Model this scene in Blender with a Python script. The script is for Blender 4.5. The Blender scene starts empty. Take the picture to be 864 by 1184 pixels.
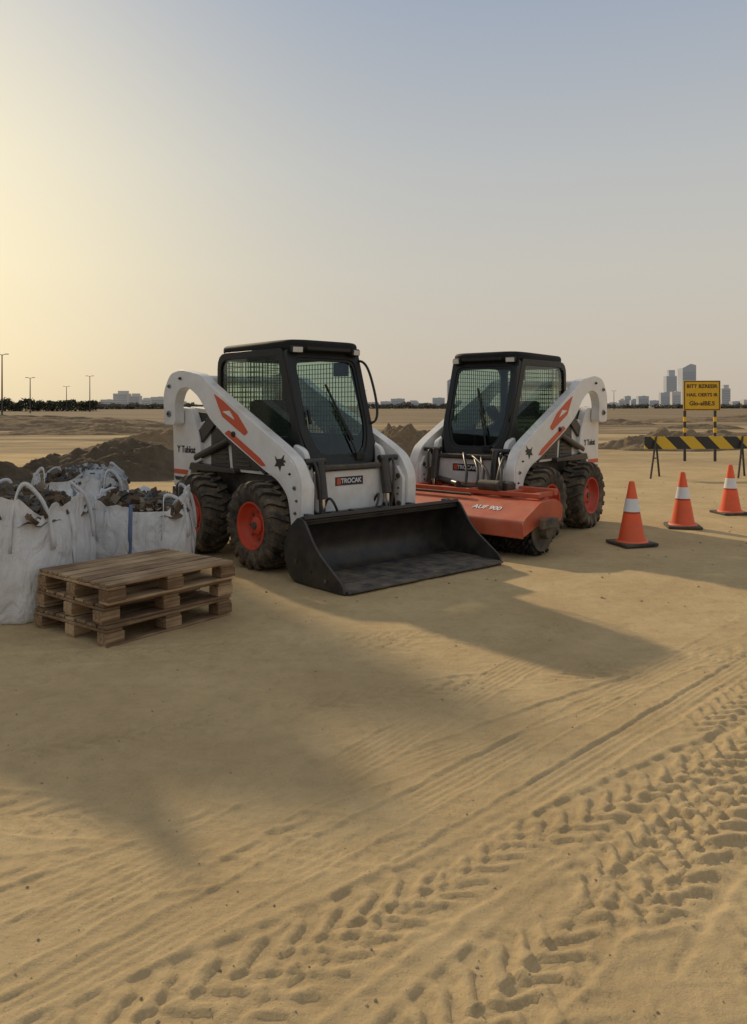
import bpy, bmesh, math, random
import numpy as np
from mathutils import Vector, Matrix, noise
random.seed(7)
S = bpy.context.scene
S.view_settings.view_transform = 'Standard'
S.view_settings.look = 'None'
S.view_settings.exposure = 0
COL = S.collection

# ------------------------------------------------------------------ camera
FPX = 930.0
cam = bpy.data.cameras.new("camera"); camo = bpy.data.objects.new("camera", cam); COL.objects.link(camo)
camo.location = (0, 0, 1.5); camo.rotation_euler = (math.radians(90), 0, 0)
cam.sensor_fit = 'VERTICAL'; cam.sensor_height = 24; cam.lens = 24*FPX/1184
cam.shift_y = -122/1184
cam.clip_end = 20000; cam.clip_start = 0.05
S.camera = camo

# ------------------------------------------------------------------ light
AZ = math.radians(32); EL = math.radians(29)
sd = Vector((-math.sin(AZ)*math.cos(EL), math.cos(AZ)*math.cos(EL), math.sin(EL)))
sl = bpy.data.lights.new("sun", 'SUN'); sl.energy = 2.7; sl.angle = math.radians(1.4); sl.color = (1, .81, .54)
so = bpy.data.objects.new("sun", sl); COL.objects.link(so)
so.rotation_euler = (-sd).to_track_quat('-Z', 'Y').to_euler()
W = bpy.data.worlds.new("World"); S.world = W; W.use_nodes = True
nt = W.node_tree; nt.nodes.clear()
def N(nt, t, **k):
    n = nt.nodes.new(t)
    for a, b in k.items(): setattr(n, a, b)
    return n
out = N(nt, 'ShaderNodeOutputWorld'); bg = N(nt, 'ShaderNodeBackground'); bg.inputs[1].default_value = .1
sky = N(nt, 'ShaderNodeTexSky'); sky.sky_type = 'NISHITA'; sky.sun_disc = False
sky.sun_elevation = EL; sky.sun_rotation = -AZ; sky.dust_density = 2; sky.air_density = 1; sky.ozone_density = 1
tc = N(nt, 'ShaderNodeTexCoord')
nrm = N(nt, 'ShaderNodeVectorMath', operation='NORMALIZE'); nt.links.new(tc.outputs['Generated'], nrm.inputs[0])
sep = N(nt, 'ShaderNodeSeparateXYZ'); nt.links.new(nrm.outputs[0], sep.inputs[0])
ramp = N(nt, 'ShaderNodeValToRGB'); nt.links.new(sep.outputs[2], ramp.inputs[0])
cr = ramp.color_ramp
stops = [(0, (.54, .465, .38)), (.06, (.57, .505, .42)), (.16, (.565, .535, .47)), (.28, (.495, .505, .50)), (.45, (.345, .40, .49)), (.65, (.40, .43, .47)), (1, (.45, .45, .45))]
cr.elements[0].position = 0; cr.elements[0].color = (*stops[0][1], 1)
cr.elements[1].position = 1; cr.elements[1].color = (*stops[-1][1], 1)
for p, c in stops[1:-1]:
    e = cr.elements.new(p); e.color = (*c, 1)
def vmul(nt, sock, val):
    m = N(nt, 'ShaderNodeVectorMath', operation='SCALE'); nt.links.new(sock, m.inputs[0])
    if isinstance(val, (int, float)): m.inputs['Scale'].default_value = val
    else: nt.links.new(val, m.inputs['Scale'])
    return m.outputs[0]
g = Vector((-math.sin(math.radians(34)), math.cos(math.radians(34)), .19)).normalized()
dp = N(nt, 'ShaderNodeVectorMath', operation='DOT_PRODUCT'); nt.links.new(nrm.outputs[0], dp.inputs[0]); dp.inputs[1].default_value = g
mx = N(nt, 'ShaderNodeMath', operation='MAXIMUM'); nt.links.new(dp.outputs['Value'], mx.inputs[0]); mx.inputs[1].default_value = 0
pw = N(nt, 'ShaderNodeMath', operation='POWER'); nt.links.new(mx.outputs[0], pw.inputs[0]); pw.inputs[1].default_value = 16
glow = N(nt, 'ShaderNodeCombineXYZ'); glow.inputs[0].default_value = .44; glow.inputs[1].default_value = .335; glow.inputs[2].default_value = .09
gl = vmul(nt, glow.outputs[0], pw.outputs[0])
ad = N(nt, 'ShaderNodeVectorMath', operation='ADD'); nt.links.new(ramp.outputs[0], ad.inputs[0]); nt.links.new(gl, ad.inputs[1])
ten = vmul(nt, ad.outputs[0], 10.0)
mixs = N(nt, 'ShaderNodeMix', data_type='RGBA'); mixs.inputs[0].default_value = .96
nt.links.new(sky.outputs[0], mixs.inputs[6]); nt.links.new(ten, mixs.inputs[7])
nt.links.new(mixs.outputs[2], bg.inputs[0]); nt.links.new(bg.outputs[0], out.inputs[0])

# ------------------------------------------------------------------ materials
def mat(name, col, rough=.6, metal=0, var=.15, ns=6, bump=0, bs=40, dust=0, dtop=1.3, coat=0, spec=.5, ds=5, trans=0):
    m = bpy.data.materials.new(name); m.use_nodes = True
    nt = m.node_tree; b = nt.nodes['Principled BSDF']
    tc = N(nt, 'ShaderNodeTexCoord')
    nz = N(nt, 'ShaderNodeTexNoise'); nz.inputs['Scale'].default_value = ns; nz.inputs['Detail'].default_value = 6
    nt.links.new(tc.outputs['Object'], nz.inputs['Vector'])
    mr = N(nt, 'ShaderNodeMapRange'); mr.inputs[1].default_value = .3; mr.inputs[2].default_value = .7
    nt.links.new(nz.outputs[0], mr.inputs[0])
    mx = N(nt, 'ShaderNodeMix', data_type='RGBA')
    mx.inputs[6].default_value = (*[c*(1-var) for c in col], 1); mx.inputs[7].default_value = (*[min(1, c*(1+var)) for c in col], 1)
    nt.links.new(mr.outputs[0], mx.inputs[0])
    cs = mx.outputs[2]
    if dust:
        geo = N(nt, 'ShaderNodeNewGeometry'); sp = N(nt, 'ShaderNodeSeparateXYZ'); nt.links.new(geo.outputs['Position'], sp.inputs[0])
        h = N(nt, 'ShaderNodeMapRange'); h.inputs[1].default_value = dtop; h.inputs[2].default_value = 0; nt.links.new(sp.outputs[2], h.inputs[0])
        h.inputs[3].default_value = .25
        sn = N(nt, 'ShaderNodeSeparateXYZ'); nt.links.new(geo.outputs['Normal'], sn.inputs[0])
        up = N(nt, 'ShaderNodeMath', operation='MULTIPLY_ADD'); up.use_clamp = True; nt.links.new(sn.outputs[2], up.inputs[0]); up.inputs[1].default_value = .5; nt.links.new(h.outputs[0], up.inputs[2])
        n2 = N(nt, 'ShaderNodeTexNoise'); n2.inputs['Scale'].default_value = ds; n2.inputs['Detail'].default_value = 8; n2.inputs['Roughness'].default_value = .65
        nt.links.new(geo.outputs['Position'], n2.inputs['Vector'])
        r2 = N(nt, 'ShaderNodeMapRange'); r2.inputs[1].default_value = .35; r2.inputs[2].default_value = .7; nt.links.new(n2.outputs[0], r2.inputs[0])
        mu = N(nt, 'ShaderNodeMath', operation='MULTIPLY'); nt.links.new(up.outputs[0], mu.inputs[0]); nt.links.new(r2.outputs[0], mu.inputs[1])
        mu2 = N(nt, 'ShaderNodeMath', operation='MULTIPLY'); mu2.use_clamp = True; nt.links.new(mu.outputs[0], mu2.inputs[0]); mu2.inputs[1].default_value = dust
        m2 = N(nt, 'ShaderNodeMix', data_type='RGBA'); nt.links.new(mu2.outputs[0], m2.inputs[0]); nt.links.new(cs, m2.inputs[6]); m2.inputs[7].default_value = (.36, .27, .16, 1)
        cs = m2.outputs[2]
        rr = N(nt, 'ShaderNodeMapRange'); rr.inputs[3].default_value = rough; rr.inputs[4].default_value = .95; nt.links.new(mu2.outputs[0], rr.inputs[0])
        nt.links.new(rr.outputs[0], b.inputs['Roughness'])
    else:
        b.inputs['Roughness'].default_value = rough
    nt.links.new(cs, b.inputs['Base Color'])
    b.inputs['Metallic'].default_value = metal
    b.inputs['Coat Weight'].default_value = coat
    b.inputs['Specular IOR Level'].default_value = spec
    if bump:
        nb = N(nt, 'ShaderNodeTexNoise'); nb.inputs['Scale'].default_value = bs; nb.inputs['Detail'].default_value = 8
        nt.links.new(tc.outputs['Object'], nb.inputs['Vector'])
        bp = N(nt, 'ShaderNodeBump'); bp.inputs['Strength'].default_value = bump; bp.inputs['Distance'].default_value = .02
        nt.links.new(nb.outputs[0], bp.inputs['Height']); nt.links.new(bp.outputs[0], b.inputs['Normal'])
    return m

M_white = mat('white_paint', (.78, .78, .77), .35, var=.05, dust=.6, dtop=1.15, coat=.3)
M_black = mat('black_paint', (.022, .022, .024), .35, var=.2, dust=.30, dtop=1.0)
M_dark = mat('dark_metal', (.03, .03, .03), .6, var=.3, dust=.5, bump=.2)
M_cabblk = mat('cab_black', (.013, .015, .016), .42, var=.1, dust=.04, dtop=2.6, spec=.35)
M_roof = mat('cab_roof_black', (.016, .017, .018), .7, var=.2, spec=.2)
M_tire = mat('tyre_rubber', (.026, .024, .022), .85, var=.3, dust=.7, dtop=1.0, ds=9, bump=.3, bs=60)
M_rimA = mat('rim_red', (.66, .065, .025), .45, var=.12, dust=.35, dtop=.9)
M_rimB = mat('rim_dark_red', (.55, .045, .025), .45, var=.12, dust=.35, dtop=.9)
M_red = mat('decal_red', (.60, .09, .03), .4, var=.05)
M_orange = mat('orange_paint', (.52, .095, .04), .45, var=.12, dust=.3, dtop=.9, ds=8)
M_chrome = mat('chrome_rod', (.6, .6, .6), .15, metal=1, var=.02)
M_grey = mat('grey_metal', (.25, .25, .25), .45, metal=.6, var=.2)
M_bucket = mat('bucket_steel', (.014, .014, .015), .40, var=.3, dust=.16, dtop=.8, ds=6, bump=.05, bs=14)
M_floor = mat('bucket_floor', (.05, .052, .058), .45, metal=.2, var=.5, ns=9, dust=.5, dtop=.6, ds=7, bump=.08, bs=24)
M_seat = mat('seat_vinyl', (.03, .03, .03), .6)
M_lens = mat('lamp_lens', (.6, .6, .58), .15, var=.03)
M_label = mat('label', (.02, .02, .05), .4)
M_txtw = mat('text_white', (.75, .75, .75), .5, var=0)
M_txtb = mat('text_black', (.02, .02, .02), .5, var=0)
M_brush = mat('brush_bristle', (.02, .02, .02), .9, var=.5, ns=30, bump=1, bs=90, dust=.25, dtop=.8)
M_cone = mat('cone_orange', (.85, .11, .03), .5, var=.08, dust=.25, dtop=.5, ds=8)
M_coneb = mat('cone_base', (.03, .03, .03), .8, dust=.35, dtop=.3)
M_band = mat('reflective_band', (.76, .76, .76), .4, var=.08, dust=.25, dtop=.6)
M_yellow = mat('sign_yellow', (.74, .44, .02), .5, var=.06)
M_post = mat('post_metal', (.05, .045, .04), .6)
M_conc = mat('shadow_caster_white', (.55, .56, .58), .6, var=.1)  # only on the added shadow casters out of view

# glass (thin sheet: clear face-on, mirror-like at grazing angles, same from both sides)
M_glass = bpy.data.materials.new('cab_glass'); M_glass.use_nodes = True
nt = M_glass.node_tree; nt.nodes.clear()
o = N(nt, 'ShaderNodeOutputMaterial'); tr = N(nt, 'ShaderNodeBsdfTransparent'); tr.inputs[0].default_value = (.62, .74, .67, 1)
gs = N(nt, 'ShaderNodeBsdfGlossy'); gs.inputs['Roughness'].default_value = .03; gs.inputs[0].default_value = (.8, .88, .85, 1)
lw = N(nt, 'ShaderNodeLayerWeight'); lw.inputs[0].default_value = .5
pwn = N(nt, 'ShaderNodeMath', operation='POWER'); nt.links.new(lw.outputs['Facing'], pwn.inputs[0]); pwn.inputs[1].default_value = 4
mdn = N(nt, 'ShaderNodeMath', operation='MULTIPLY_ADD'); mdn.use_clamp = True; nt.links.new(pwn.outputs[0], mdn.inputs[0]); mdn.inputs[1].default_value = .8; mdn.inputs[2].default_value = .07
ms = N(nt, 'ShaderNodeMixShader'); nt.links.new(mdn.outputs[0], ms.inputs[0]); nt.links.new(tr.outputs[0], ms.inputs[1]); nt.links.new(gs.outputs[0], ms.inputs[2])
nt.links.new(ms.outputs[0], o.inputs[0])

# wood
def wood(name, c1, c2):
    m = bpy.data.materials.new(name); m.use_nodes = True; nt = m.node_tree; b = nt.nodes['Principled BSDF']
    tc = N(nt, 'ShaderNodeTexCoord'); mp = N(nt, 'ShaderNodeMapping'); mp.inputs['Scale'].default_value = (3, 45, 45)
    nt.links.new(tc.outputs['Object'], mp.inputs[0])
    nz = N(nt, 'ShaderNodeTexNoise'); nz.inputs['Scale'].default_value = 1.2; nz.inputs['Detail'].default_value = 8; nt.links.new(mp.outputs[0], nz.inputs['Vector'])
    n2 = N(nt, 'ShaderNodeTexNoise'); n2.inputs['Scale'].default_value = 5; nt.links.new(tc.outputs['Object'], n2.inputs['Vector'])
    av = N(nt, 'ShaderNodeMath', operation='MULTIPLY_ADD'); nt.links.new(n2.outputs[0], av.inputs[0]); av.inputs[1].default_value = .8
    sb = N(nt, 'ShaderNodeMath', operation='SUBTRACT'); nt.links.new(nz.outputs[0], sb.inputs[0]); sb.inputs[1].default_value = .4; nt.links.new(sb.outputs[0], av.inputs[2])
    at = N(nt, 'ShaderNodeAttribute'); at.attribute_name = 'tint'
    a3 = N(nt, 'ShaderNodeMath', operation='ADD'); nt.links.new(av.outputs[0], a3.inputs[0]); nt.links.new(at.outputs['Fac'], a3.inputs[1])
    r = N(nt, 'ShaderNodeMapRange'); r.inputs[1].default_value = .25; r.inputs[2].default_value = .85; nt.links.new(a3.outputs[0], r.inputs[0])
    mx = N(nt, 'ShaderNodeMix', data_type='RGBA'); mx.inputs[6].default_value = (*c1, 1); mx.inputs[7].default_value = (*c2, 1); nt.links.new(r.outputs[0], mx.inputs[0])
    nt.links.new(mx.outputs[2], b.inputs['Base Color']); b.inputs['Roughness'].default_value = .85
    bp = N(nt, 'ShaderNodeBump'); bp.inputs['Strength'].default_value = .5; bp.inputs['Distance'].default_value = .004; nt.links.new(nz.outputs[0], bp.inputs['Height']); nt.links.new(bp.outputs[0], b.inputs['Normal'])
    return m
M_wood = wood('pallet_wood', (.15, .088, .045), (.46, .32, .18))

# ------------------------------------------------------------------ mesh helpers
def finish(ob, mat, parent, smooth=True, bevel=0, ang=35, seg=2):
    if mat is not None and len(ob.data.materials) == 0: ob.data.materials.append(mat)
    me = ob.data
    if smooth:
        me.polygons.foreach_set('use_smooth', [True]*len(me.polygons))
        me.set_sharp_from_angle(angle=math.radians(ang))
    if bevel:
        b = ob.modifiers.new('bev', 'BEVEL'); b.width = bevel; b.segments = seg if bevel < .03 else 5; b.limit_method = 'ANGLE'; b.angle_limit = math.radians(35)
        b.harden_normals = True
    if parent: ob.parent = parent
    return ob
def meshobj(name, v, f, mat=None, parent=None, smooth=True, bevel=0, ang=35, fixn=True):
    me = bpy.data.meshes.new(name); me.from_pydata([tuple(p) for p in v], [], f); me.update()
    if fixn:
        bm = bmesh.new(); bm.from_mesh(me); bmesh.ops.recalc_face_normals(bm, faces=bm.faces); bm.to_mesh(me); bm.free()
    ob = bpy.data.objects.new(name, me); COL.objects.link(ob)
    return finish(ob, mat, parent, smooth, bevel, ang)
def fillet(pts, r=.03, n=4):
    res = []; L = len(pts)
    for i in range(L):
        p = Vector(pts[i][:2]); a = Vector(pts[i-1][:2]); b = Vector(pts[(i+1) % L][:2])
        rr = pts[i][2] if len(pts[i]) > 2 else r
        da = (a-p); db = (b-p); d = min(rr, da.length*.45, db.length*.45)
        p0 = p+da.normalized()*d; p1 = p+db.normalized()*d
        for k in range(n+1):
            t = k/n; res.append(tuple(p0*(1-t)**2+p*2*t*(1-t)+p1*t*t))
    return res
XZ = lambda a, b, t: (a, t, b)
XY = lambda a, b, t: (a, b, t)
YZ = lambda a, b, t: (t, a, b)
def plate(name, poly, t0, t1, mat, parent, mp=XZ, bevel=.004, **k):
    n = len(poly); v = [mp(a, b, t0) for a, b in poly]+[mp(a, b, t1) for a, b in poly]
    f = [list(range(n)), list(range(2*n-1, n-1, -1))]+[[i, (i+1) % n, n+(i+1) % n, n+i] for i in range(n)]
    return meshobj(name, v, f, mat, parent, bevel=bevel, **k)
def pane(name, poly, t, mat, parent, mp=XZ):
    return meshobj(name, [mp(a, b, t) for a, b in poly], [list(range(len(poly)))], mat, parent, smooth=False)
def ring(name, outer, inner, t0, t1, mat, parent, mp=XZ, bevel=.004):
    n = len(outer); v = []
    for pl, t in ((outer, t0), (inner, t0), (outer, t1), (inner, t1)): v += [mp(a, b, t) for a, b in pl]
    f = []
    for i in range(n):
        j = (i+1) % n
        f += [[i, j, n+j, n+i], [2*n+i, 3*n+i, 3*n+j, 2*n+j], [i, 2*n+i, 2*n+j, j], [n+i, n+j, 3*n+j, 3*n+i]]
    return meshobj(name, v, f, mat, parent, bevel=bevel)
def box(name, c, s, mat, parent, rot=(0, 0, 0), bevel=.006):
    x, y, z = [q/2 for q in s]
    v = [(a, b, d) for a in (-x, x) for b in (-y, y) for d in (-z, z)]
    f = [[0, 1, 3, 2], [4, 6, 7, 5], [0, 4, 5, 1], [2, 3, 7, 6], [0, 2, 6, 4], [1, 5, 7, 3]]
    ob = meshobj(name, v, f, mat, parent, bevel=bevel); ob.location = c; ob.rotation_euler = rot
    return ob
def cyl(name, p0, p1, r, mat, parent, seg=20, r1=None, bevel=0.003):
    p0 = Vector(p0); p1 = Vector(p1); d = p1-p0; r1 = r if r1 is None else r1
    q = d.to_track_quat('Z', 'Y'); v = []
    for p, rr in ((p0, r), (p1, r1)):
        for i in range(seg):
            a = 2*math.pi*i/seg; v.append(p+q @ Vector((rr*math.cos(a), rr*math.sin(a), 0)))
    f = [list(range(seg))[::-1], list(range(seg, 2*seg))]+[[i, (i+1) % seg, seg+(i+1) % seg, seg+i] for i in range(seg)]
    return meshobj(name, v, f, mat, parent, bevel=bevel)
def tube(name, pts, r, mat, parent, cyc=False, flat=None):
    cu = bpy.data.curves.new(name, 'CURVE'); cu.dimensions = '3D'; cu.bevel_depth = r; cu.bevel_resolution = 3; cu.resolution_u = 8
    sp = cu.splines.new('NURBS'); sp.points.add(len(pts)-1)
    for i, p in enumerate(pts): sp.points[i].co = (*p, 1)
    sp.order_u = min(4, len(pts)); sp.use_endpoint_u = not cyc; sp.use_cyclic_u = cyc
    if flat:
        cu.bevel_depth = 0; cu.extrude = flat; so = None
    ob = bpy.data.objects.new(name, cu); COL.objects.link(ob); cu.materials.append(mat)
    if flat:
        m = ob.modifiers.new('s', 'SOLIDIFY'); m.thickness = .006
    ob.parent = parent; return ob
def lathe(name, prof, mat, parent, axis='y', seg=48, loc=(0, 0, 0)):
    v = []; n = len(prof)
    for i in range(seg):
        a = 2*math.pi*i/seg
        for r, t in prof:
            if axis == 'y': v.append((r*math.cos(a), t, r*math.sin(a)))
            else: v.append((r*math.cos(a), r*math.sin(a), t))
    f = [[i*n+k, ((i+1) % seg)*n+k, ((i+1) % seg)*n+k+1, i*n+k+1] for i in range(seg) for k in range(n-1)]
    ob = meshobj(name, v, f, mat, parent, ang=40); ob.location = loc; return ob
def text(name, s, size, loc, rot, mat, parent, align='CENTER', ext=.0015, shear=0):
    cu = bpy.data.curves.new(name, 'FONT'); cu.body = s; cu.size = size; cu.extrude = ext; cu.align_x = align; cu.align_y = 'CENTER'; cu.shear = shear
    cu.offset = size*.02
    ob = bpy.data.objects.new(name, cu); COL.objects.link(ob); cu.materials.append(mat); ob.location = loc; ob.rotation_euler = rot; ob.parent = parent
    return ob
def empty(name, loc=(0, 0, 0), rz=0):
    e = bpy.data.objects.new(name, None); COL.objects.link(e); e.location = loc; e.rotation_euler = (0, 0, rz); e.empty_display_size = .2; return e

# ------------------------------------------------------------------ wheels
def wheel(parent, x, s, rim, nm):
    y = .71*s
    e_loc = Vector((x, y, .405))
    lathe('tyre_'+nm, [(.20, -.12), (.24, -.145), (.30, -.158), (.345, -.150), (.372, -.125), (.380, -.06), (.382, 0), (.380, .06), (.372, .125), (.345, .150), (.30, .158), (.24, .145), (.20, .12)], M_tire, parent, seg=64, loc=e_loc)
    v = []; f = []; nl = 19
    ph = random.random()
    for sd_ in (1, -1):
        for i in range(nl):
            th0 = 2*math.pi*(i+ph+(0 if sd_ > 0 else .5))/nl
            st = [(-.012, .414, 0), (.06, .414, .05), (.115, .408, .13), (.148, .388, .17), (.166, .350, .18), (.164, .325, .18)]
            base = len(v)
            for yy, r, sh in st:
                hw = .062 if yy < .1 else .075
                for dt, rr in ((-hw, r-.045), (-hw*.85, r), (hw*.85, r), (hw, r-.045)):
                    a = th0+sh+dt; v.append((rr*math.cos(a), yy*sd_ if rr == r else (yy-.01)*sd_, rr*math.sin(a)))
            for k in range(len(st)-1):
                b0 = base+4*k
                for q in range(3): f.append([b0+q, b0+q+1, b0+q+5, b0+q+4])
            f.append([base, base+1, base+2, base+3]); b0 = base+4*(len(st)-1); f.append([b0, b0+3, b0+2, b0+1])
    ob = meshobj('tread_'+nm, v, f, M_tire, parent, smooth=False); ob.location = e_loc
    rimp = [(.215, -.10), (.228, .125), (.222, .14), (.208, .138), (.200, .12), (.192, .07), (.165, .045), (.12, .035), (.085, .05), (.082, .075), (.05, .09), (0, .09)]
    lathe('rim_'+nm, [(r, t*s) for r, t in rimp], rim, parent, seg=48, loc=e_loc)
    for i in range(8):
        a = 2*math.pi*i/8
        p = e_loc+Vector((.13*math.cos(a), .03*s, .13*math.sin(a)))
        cyl('lug_nut_%s_%d' % (nm, i), p, p+Vector((0, .03*s, 0)), .012, M_grey, parent, seg=6, bevel=0)
    cyl('hub_cap_'+nm, e_loc+Vector((0, .085*s, 0)), e_loc+Vector((0, .105*s, 0)), .035, M_dark, parent)
    cyl('axle_'+nm, (x, .4*s, .405), (x, .7*s, .405), .09, M_dark, parent)

# ------------------------------------------------------------------ loader
AI, AO = .590, .705      # lift arm inner / outer
def loader(loc, ang, rim, name='skid_steer_loader'):
    P = empty(name, loc, ang)
    for x, a in ((.55, 'front'), (-.55, 'rear')):
        for s, b in ((1, 'left'), (-1, 'right')): wheel(P, x, s, rim, a+'_'+b)
    plate('chassis', [(-1.2, .30), (-1.0, .24), (.86, .22), (.94, .40), (.92, .86), (-1.25, .86)], -.465, .465, M_dark, P, bevel=.01)
    plate('engine_compartment', fillet([(-1.33, .48), (-1.36, 1.36), (-1.2, 1.46), (-.68, 1.42), (-.68, .5)], .05), -.485, .485, M_dark, P, bevel=.01)
    plate('engine_hood', fillet([(-1.30, 1.40), (-1.24, 1.50), (-.70, 1.46), (-.70, 1.40)], .03), -.46, .46, M_white, P, bevel=.01)
    box('rear_bumper', (-1.37, 0, .46), (.10, 1.20, .16), M_dark, P, bevel=.02)
    plate('tailgate', fillet([(-.46, .56), (.46, .56), (.46, 1.38), (-.46, 1.38)], .06), -1.40, -1.345, M_white, P, mp=YZ, bevel=.01)
    for k in range(9): box('tailgate_louvre_%d' % k, (-1.405, 0, .72+k*.06), (.02, .68, .022), M_black, P, rot=(0, .4, 0), bevel=0)
    for s in (1, -1):
        t = 'left' if s > 0 else 'right'
        def sp(n, poly, a, b, m, bev=.006): return plate(n+'_'+t, poly, a*s, b*s, m, P, bevel=bev)
        sp('side_panel', fillet([(-1.15, .87), (-1.15, 1.30), (-.66, 1.36), (-.3, 1.24), (.25, 1.02), (.93, .93), (.93, .84), (-.6, .84)], .03), .47, .525, M_white)
        sp('vent_rear', fillet([(-.66, .87), (-.66, 1.30), (-.36, 1.21), (-.30, .87)], .03), .523, .536, M_black, .003)
        sp('vent_mid', fillet([(-.24, .87), (-.28, 1.19), (.17, 1.01), (.24, .87)], .03), .523, .536, M_black, .003)
        sp('vent_front', fillet([(.30, .86), (.30, .985), (.72, .93), (.80, .86)], .02), .523, .534, M_black, .003)
        for k in range(6): box('vent_slat_%s_%d' % (t, k), (-.46, .540*s, .92+k*.045), (.22, .012, .012), M_dark, P, rot=(.5*s, 0, 0), bevel=0)
        for k in range(4): box('vent_slat_b_%s_%d' % (t, k), (-.05, .540*s, .91+k*.04), (.26-.02*k, .012, .012), M_dark, P, rot=(.5*s, 0, 0), bevel=0)
        box('warning_label_%s' % t, (-.12, .540*s, 1.09), (.09, .006, .05), M_yellow, P, bevel=0)
        sp('fender_rear', fillet([(-1.02, .82), (-.98, .90), (-.12, .87), (-.10, .83)], .02), .47, .60, M_black)
        sp('tower', fillet([(-1.37, .42, .05), (-1.41, 1.40, .06), (-1.32, 1.50, .06), (-1.02, 1.48, .06), (-.84, 1.20, .08), (-.78, .93, .05), (-1.00, .86, .06), (-1.06, .46, .05)], .05), .49, .58, M_white, .010)
        sp('tower_foot', fillet([(-1.39, .46), (-1.39, .62), (-1.05, .62), (-1.07, .46)], .03), .50, .594, M_black)
        sp('tower_stripe', [(-1.37, .76), (-1.37, .81), (-1.06, .81), (-1.08, .76)], .58, .584, M_red, 0)
        sp('tower_stripe_b', [(-1.33, .69), (-1.36, .73), (-1.09, .73), (-1.11, .69)], .58, .584, M_txtb, 0)
        rot = (math.pi/2, 0, 0) if s < 0 else (math.pi/2, 0, math.pi)
        text('tower_text_'+t, "Y Tubkat" if s < 0 else "Y Tukat", .105, (-1.10, .583*s, 1.03), rot, M_txtb, P, shear=.0)
        sp('link_rear', fillet([(-.98, 1.00), (-1.04, 1.12), (-.52, 1.52), (-.40, 1.50), (-.42, 1.40)], .03), .500, .56, M_black)
        arm = fillet([(-1.38, 1.30, .05), (-1.39, 1.66, .08), (-1.24, 1.86, .09), (-1.00, 1.895, .06), (-.60, 1.835, .10), (-.45, 1.74, .10), (.86, 1.125, .08), (1.04, 1.02, .07), (1.15, .84, .07), (1.135, .45, .05), (1.105, .24, .03), (.99, .22, .04), (.98, .46, .05), (.93, .70, .07), (.78, .83, .08), (.58, .90, .05), (-.10, 1.20, .08), (-.42, 1.38, .10), (-.62, 1.60, .12), (-.86, 1.71, .08), (-1.06, 1.68, .08), (-1.14, 1.54, .06), (-1.12, 1.30, .05)], .05)
        sp('lift_arm', arm, AI, AO, M_white, .007)
        sp('arm_plate', fillet([(.66, .90), (.72, 1.165), (1.02, 1.00), (1.125, .83), (1.115, .46), (1.085, .26), (1.01, .25), (1.005, .50), (.95, .73), (.82, .85)], .02), AO, AO+.008, M_white, .003)
        sp('arm_underside', fillet([(.55, .895), (-.10, 1.18), (-.40, 1.35), (-.36, 1.33), (-.08, 1.145), (.55, .862)], .01), AI+.02, AO-.02, M_black, 0)
        sp('arm_trim', fillet([(-.12, 1.235), (-.04, 1.27), (.50, 1.02), (.60, .95), (.52, .945)], .02), AO, AO+.004, M_red, 0)
        sp('arm_decal', fillet([(-.32, 1.63, .02), (-.14, 1.555, .02), (.12, 1.42, .01), (.30, 1.255, .02), (.24, 1.22, .02), (-.16, 1.40, .02)], .02), AO, AO+.0045, M_red, 0)
        sp('arm_decal_w', fillet([(-.15, 1.45), (-.02, 1.46), (.07, 1.37)], .01), AO+.0045, AO+.007, M_white, 0)
        cat = [(-.07, .05), (-.035, .025), (.03, .03), (.075, .07), (.06, .0), (.085, -.03), (.03, -.035), (.01, -.085), (-.02, -.04), (-.075, -.045), (-.045, -.005)]
        sp('arm_badge', [(.82+a, 1.00+b) for a, b in cat], AO+.008, AO+.011, M_txtb, 0)
        for (px, pz, r, mm) in ((-1.25, 1.42, .035, M_grey), (-1.24, 1.72, .022, M_grey), (1.06, .36, .024, M_dark), (1.05, .78, .020, M_grey), (.98, .90, .012, M_dark), (.05, 1.23, .028, M_dark), (-1.0, 1.80, .016, M_dark), (1.06, .56, .014, M_dark), (1.08, .67, .012, M_dark), (.90, 1.01, .012, M_dark)):
            cyl('pin_%s' % t, (px, (AO-.003)*s, pz), (px, (AO+.018)*s, pz), r, mm, P, seg=16)
            cyl('pin_head_%s' % t, (px, (AO+.016)*s, pz), (px, (AO+.028)*s, pz), r*.5, M_dark, P, seg=6, bevel=0)
        cyl('lift_cylinder_'+t, (-.92, .555*s, .95), (-.22, .555*s, 1.17), .042, M_black, P)
        cyl('lift_rod_'+t, (-.22, .555*s, 1.17), (.10, .565*s, 1.25), .025, M_chrome, P)
        sp('arm_gusset', fillet([(.94, .80), (1.02, .93), (1.12, .80), (1.105, .40), (1.03, .34), (1.01, .60)], .03), .545, AI-.002, M_white, .005)
        for (px, pz) in ((1.06, .82), (1.07, .55)): cyl('inner_pin_'+t, (px, .53*s, pz), (px, .547*s, pz), .026, M_dark, P, seg=14)
        for (px, pz) in ((1.02, .78), (1.06, .70), (1.05, .64), (1.07, .47)): cyl('inner_bolt_'+t, (px, .536*s, pz), (px, .546*s, pz), .011, M_dark, P, seg=6, bevel=0)
        cyl('tilt_cylinder_'+t, (1.00, .40*s, 1.0), (1.055, .40*s, .66), .048, M_black, P)
        cyl('tilt_rod_'+t, (1.055, .40*s, .66), (1.07, .40*s, .36), .022, M_chrome, P)
        cyl('tilt_pin_'+t, (1.00, .34*s, 1.0), (1.00, .57*s, 1.0), .03, M_black, P)
        tube('hose_'+t, [(.90, .46*s, .80), (1.00, .50*s, 1.05), (1.10, .47*s, .98), (1.08, .45*s, .6), (1.05, .42*s, .42)], .013, M_black, P)
        tube('hose_b_'+t, [(.95, .30*s, .55), (1.04, .33*s, .76), (1.09, .28*s, .62), (1.06, .2*s, .45)], .012, M_black, P)
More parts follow.
